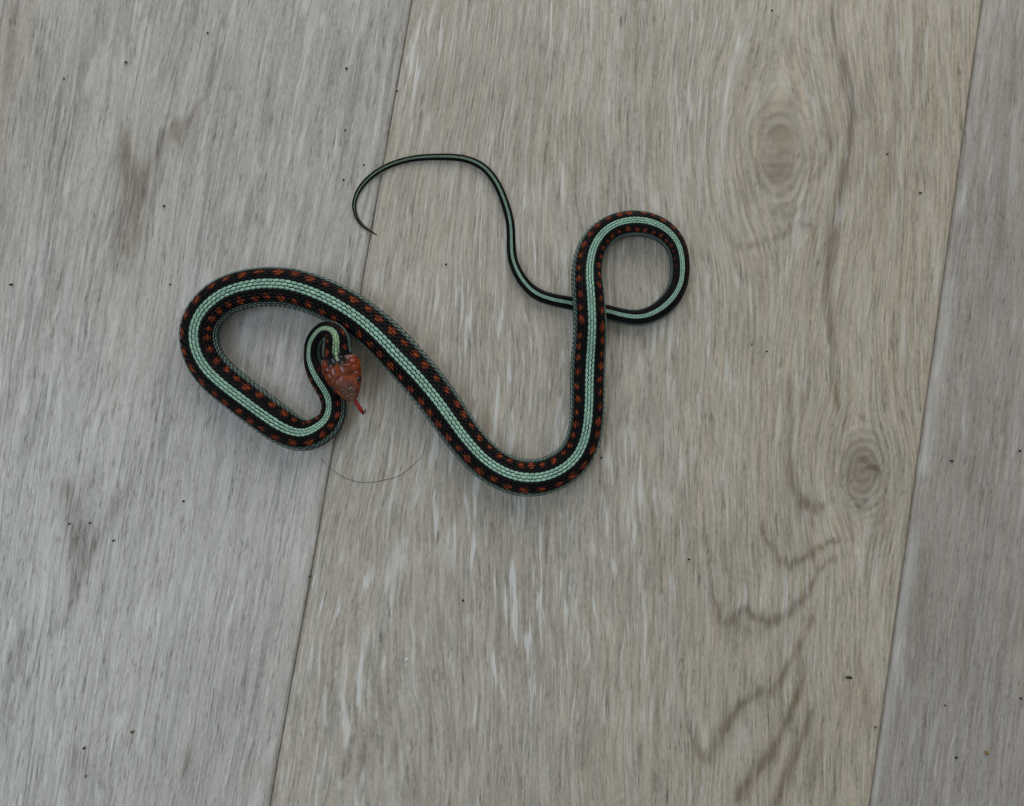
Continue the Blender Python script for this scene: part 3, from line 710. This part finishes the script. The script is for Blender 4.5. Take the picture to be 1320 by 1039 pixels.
v, f = tube(tg, [MM * 1.8, MM * 2.3, MM * 2.5, MM * 2.6, MM * 2.4], 0.55)
tongue = mesh_obj('tongue', v, f, M_tongue, snake); tongue['label'] = 'red tongue sticking out'
v, f = tube([px2w(466.6, 530.8, .0071), px2w(468.2, 533.2, .0066), px2w(468.0, 535.0, .0060)], [MM * 2.0, MM * 1.5, MM * .5], .6); mesh_obj('tongue_fork', v, f, M_tongue, tongue)
v, f = tube([px2w(467.4, 531.4, .0071), px2w(470.2, 531.6, .0072), px2w(471.2, 529.3, .0076), px2w(470.6, 526.8, .0082)], [MM * 1.7, MM * 1.4, MM * .9, MM * .4], .6); mesh_obj('tongue_fork', v, f, M_tip, tongue)

# ------------------------------------------------------------------ hair and crumbs on the floor
hp = np.array([(413, 590), (419, 597.5), (426, 604), (445, 616), (461, 621), (476, 621.8), (495.5, 618.8), (518.7, 611), (531, 601), (544.6, 586), (548, 575), (550, 566)], float)
th = np.concatenate([[0], np.cumsum(np.linalg.norm(np.diff(hp, axis=0), axis=1))])
hq = spline(th, hp, np.linspace(0, th[-1], 60))
hw = px2w(hq[:, 0], hq[:, 1], 0.00022)
v, f = tube(hw, [0.000055 + 0.00004 * math.sin(math.pi * i / 59) for i in range(60)], 1.0, 6)
tag(mesh_obj('hair', v, f, plain('hair_brown', lin(92, 84, 74), 0.5)), 'single thin brown hair curving across the floor below the snake', 'hair')

M_dark = plain('dirt_dark', lin(48, 45, 42), 0.8); M_brown = plain('dirt_brown', lin(110, 88, 62), 0.8)
M_gold = plain('crumb_golden', lin(150, 112, 56), 0.7); M_green = plain('crumb_green', lin(84, 92, 52), 0.8); M_white = plain('crumb_white', lin(232, 230, 224), 0.5)
def crumb(x, y, w, h, mat, label, group=None, rot=0.0, hgt=None):
    r = np.random.default_rng(int(x * 13 + y))
    c = px2w(x, y)
    rx, ry = w * MM / 2, h * MM / 2; rz = hgt or min(rx, ry) * 0.8
    V, Fc = sphere((0, 0, 0), (np.array([rx, 0, 0]), np.array([0, ry, 0]), np.array([0, 0, rz])), 10, 6)
    V = np.array(V) * (1 + 0.28 * np.repeat(r.uniform(-1, 1, (7, 10)).ravel()[:, None], 3, 1) * .6)
    V[:, 2] -= V[:, 2].min()
    o = mesh_obj('crumb', V, Fc, mat); o.location = (c[0], c[1], 0.0001); o.rotation_euler.z = rot
    tag(o, label, 'crumb', group)
PAIR1, PAIR2, TIP = 'pair of specks by the brown streak', 'pair of specks near the small round knot', 'specks beside the tail tip'
DARK = [
 (212, 266, 4, 'dark speck below the V-shaped brown marks on the grey board', None), (268, 43, 3.2, 'faint dark speck above the V-shaped brown marks on the grey board', None),
 (220, 367, 3, 'dark speck just outside the round bend of the thickest coil', None), (237, 646, 3.6, 'dark speck on the grey board below the coil holding the head', None),
 (90, 675, 3.2, 'one of two dark specks side by side on the brown-streaked grey board', PAIR1), (116, 674, 3.2, 'one of two dark specks side by side on the brown-streaked grey board', PAIR1),
 (147, 697, 3.6, 'single dark speck near the pair of specks on the grey board', None), (109, 964, 4, 'large round dark speck on the streaky grey board', None),
 (111, 1000, 2.8, 'very small dark speck next to the large round speck', None), (447, 89, 4, 'round dark speck on the grey board near the joint, beyond the tail', None),
 (512, 118, 3.4, 'dark speck lying in the joint between grey and warm boards', None), (445, 168, 3, 'tiny dark speck on the grey board beside the hooked tail tip', TIP),
 (443, 232, 3, 'tiny dark speck on the grey board beside the hooked tail tip', TIP), (469, 213, 3, 'tiny dark speck on the grey board beside the hooked tail tip', TIP),
 (575, 341, 3, 'dark speck between the thin tail and the thick body', None), (597, 774, 3.4, 'dark speck on the pale-flecked part of the warm board', None),
 (888, 721, 3, 'dark speck beside the chevron grain of the warm board', None), (1232, 976, 4, 'dark speck beside the golden crumb on the taupe board', None),
 (1315, 900, 3.4, 'dark speck on the taupe board some way from the golden crumb', None), (1314, 581, 3.6, 'dark speck on the taupe board, level with the small round knot', None),
 (988, 453, 3.2, 'one of two neighbouring specks between tail loop and small round knot', PAIR2), (969, 444, 2.4, 'one of two neighbouring specks between tail loop and small round knot', PAIR2),
 (775, 590, 3, 'dark speck just outside the deep U bend of the body', None), (995, 14, 2.6, 'tiny dark speck on the warm board beyond the large oval knot', None),
 (1143, 199, 3, 'dark speck between the large oval knot and the taupe board', None)]
for x, y, w, lb, gp in DARK: crumb(x, y, w * .9, w * .75, M_dark, lb, gp)
for x, y, w, lb in [(163, 81, 4.2, 'brown crumb on the grey board above the V-shaped marks'), (83, 102, 3, 'small brown crumb among the fine dark streaks of the grey board'),
                    (171, 943, 4.6, 'brown crumb near the large round dark speck'), (1128, 937, 3.4, 'brown crumb at the joint of the warm and taupe boards'),
                    (1218, 909, 3, 'small pale brown crumb on the taupe board')]:
    crumb(x, y, w, w * .8, M_brown, lb)
crumb(1271, 970, 6, 4.5, M_gold, 'golden brown crumb on the greyish board, largest of the crumbs', rot=-.6)
crumb(1094, 873, 9.5, 3, M_dark, 'thin dark splinter lying across the warm oak board', rot=-.1)
crumb(1186, 249, 5, 2.2, M_dark, 'short dark sliver beside the large oval knot', rot=.2)
crumb(15, 367, 6, 2.6, M_dark, 'short dark sliver on the streaked grey board', rot=.1)
crumb(1226, 594, 5, 2.6, M_dark, 'short dark fibre on the plain taupe board', rot=-.3)
crumb(400, 743, 5, 3.4, M_green, 'small greenish crumb caught in the joint between boards')
crumb(524, 850, 3.6, 6, M_white, 'small shiny white chip on the warm oak board', rot=-.3)
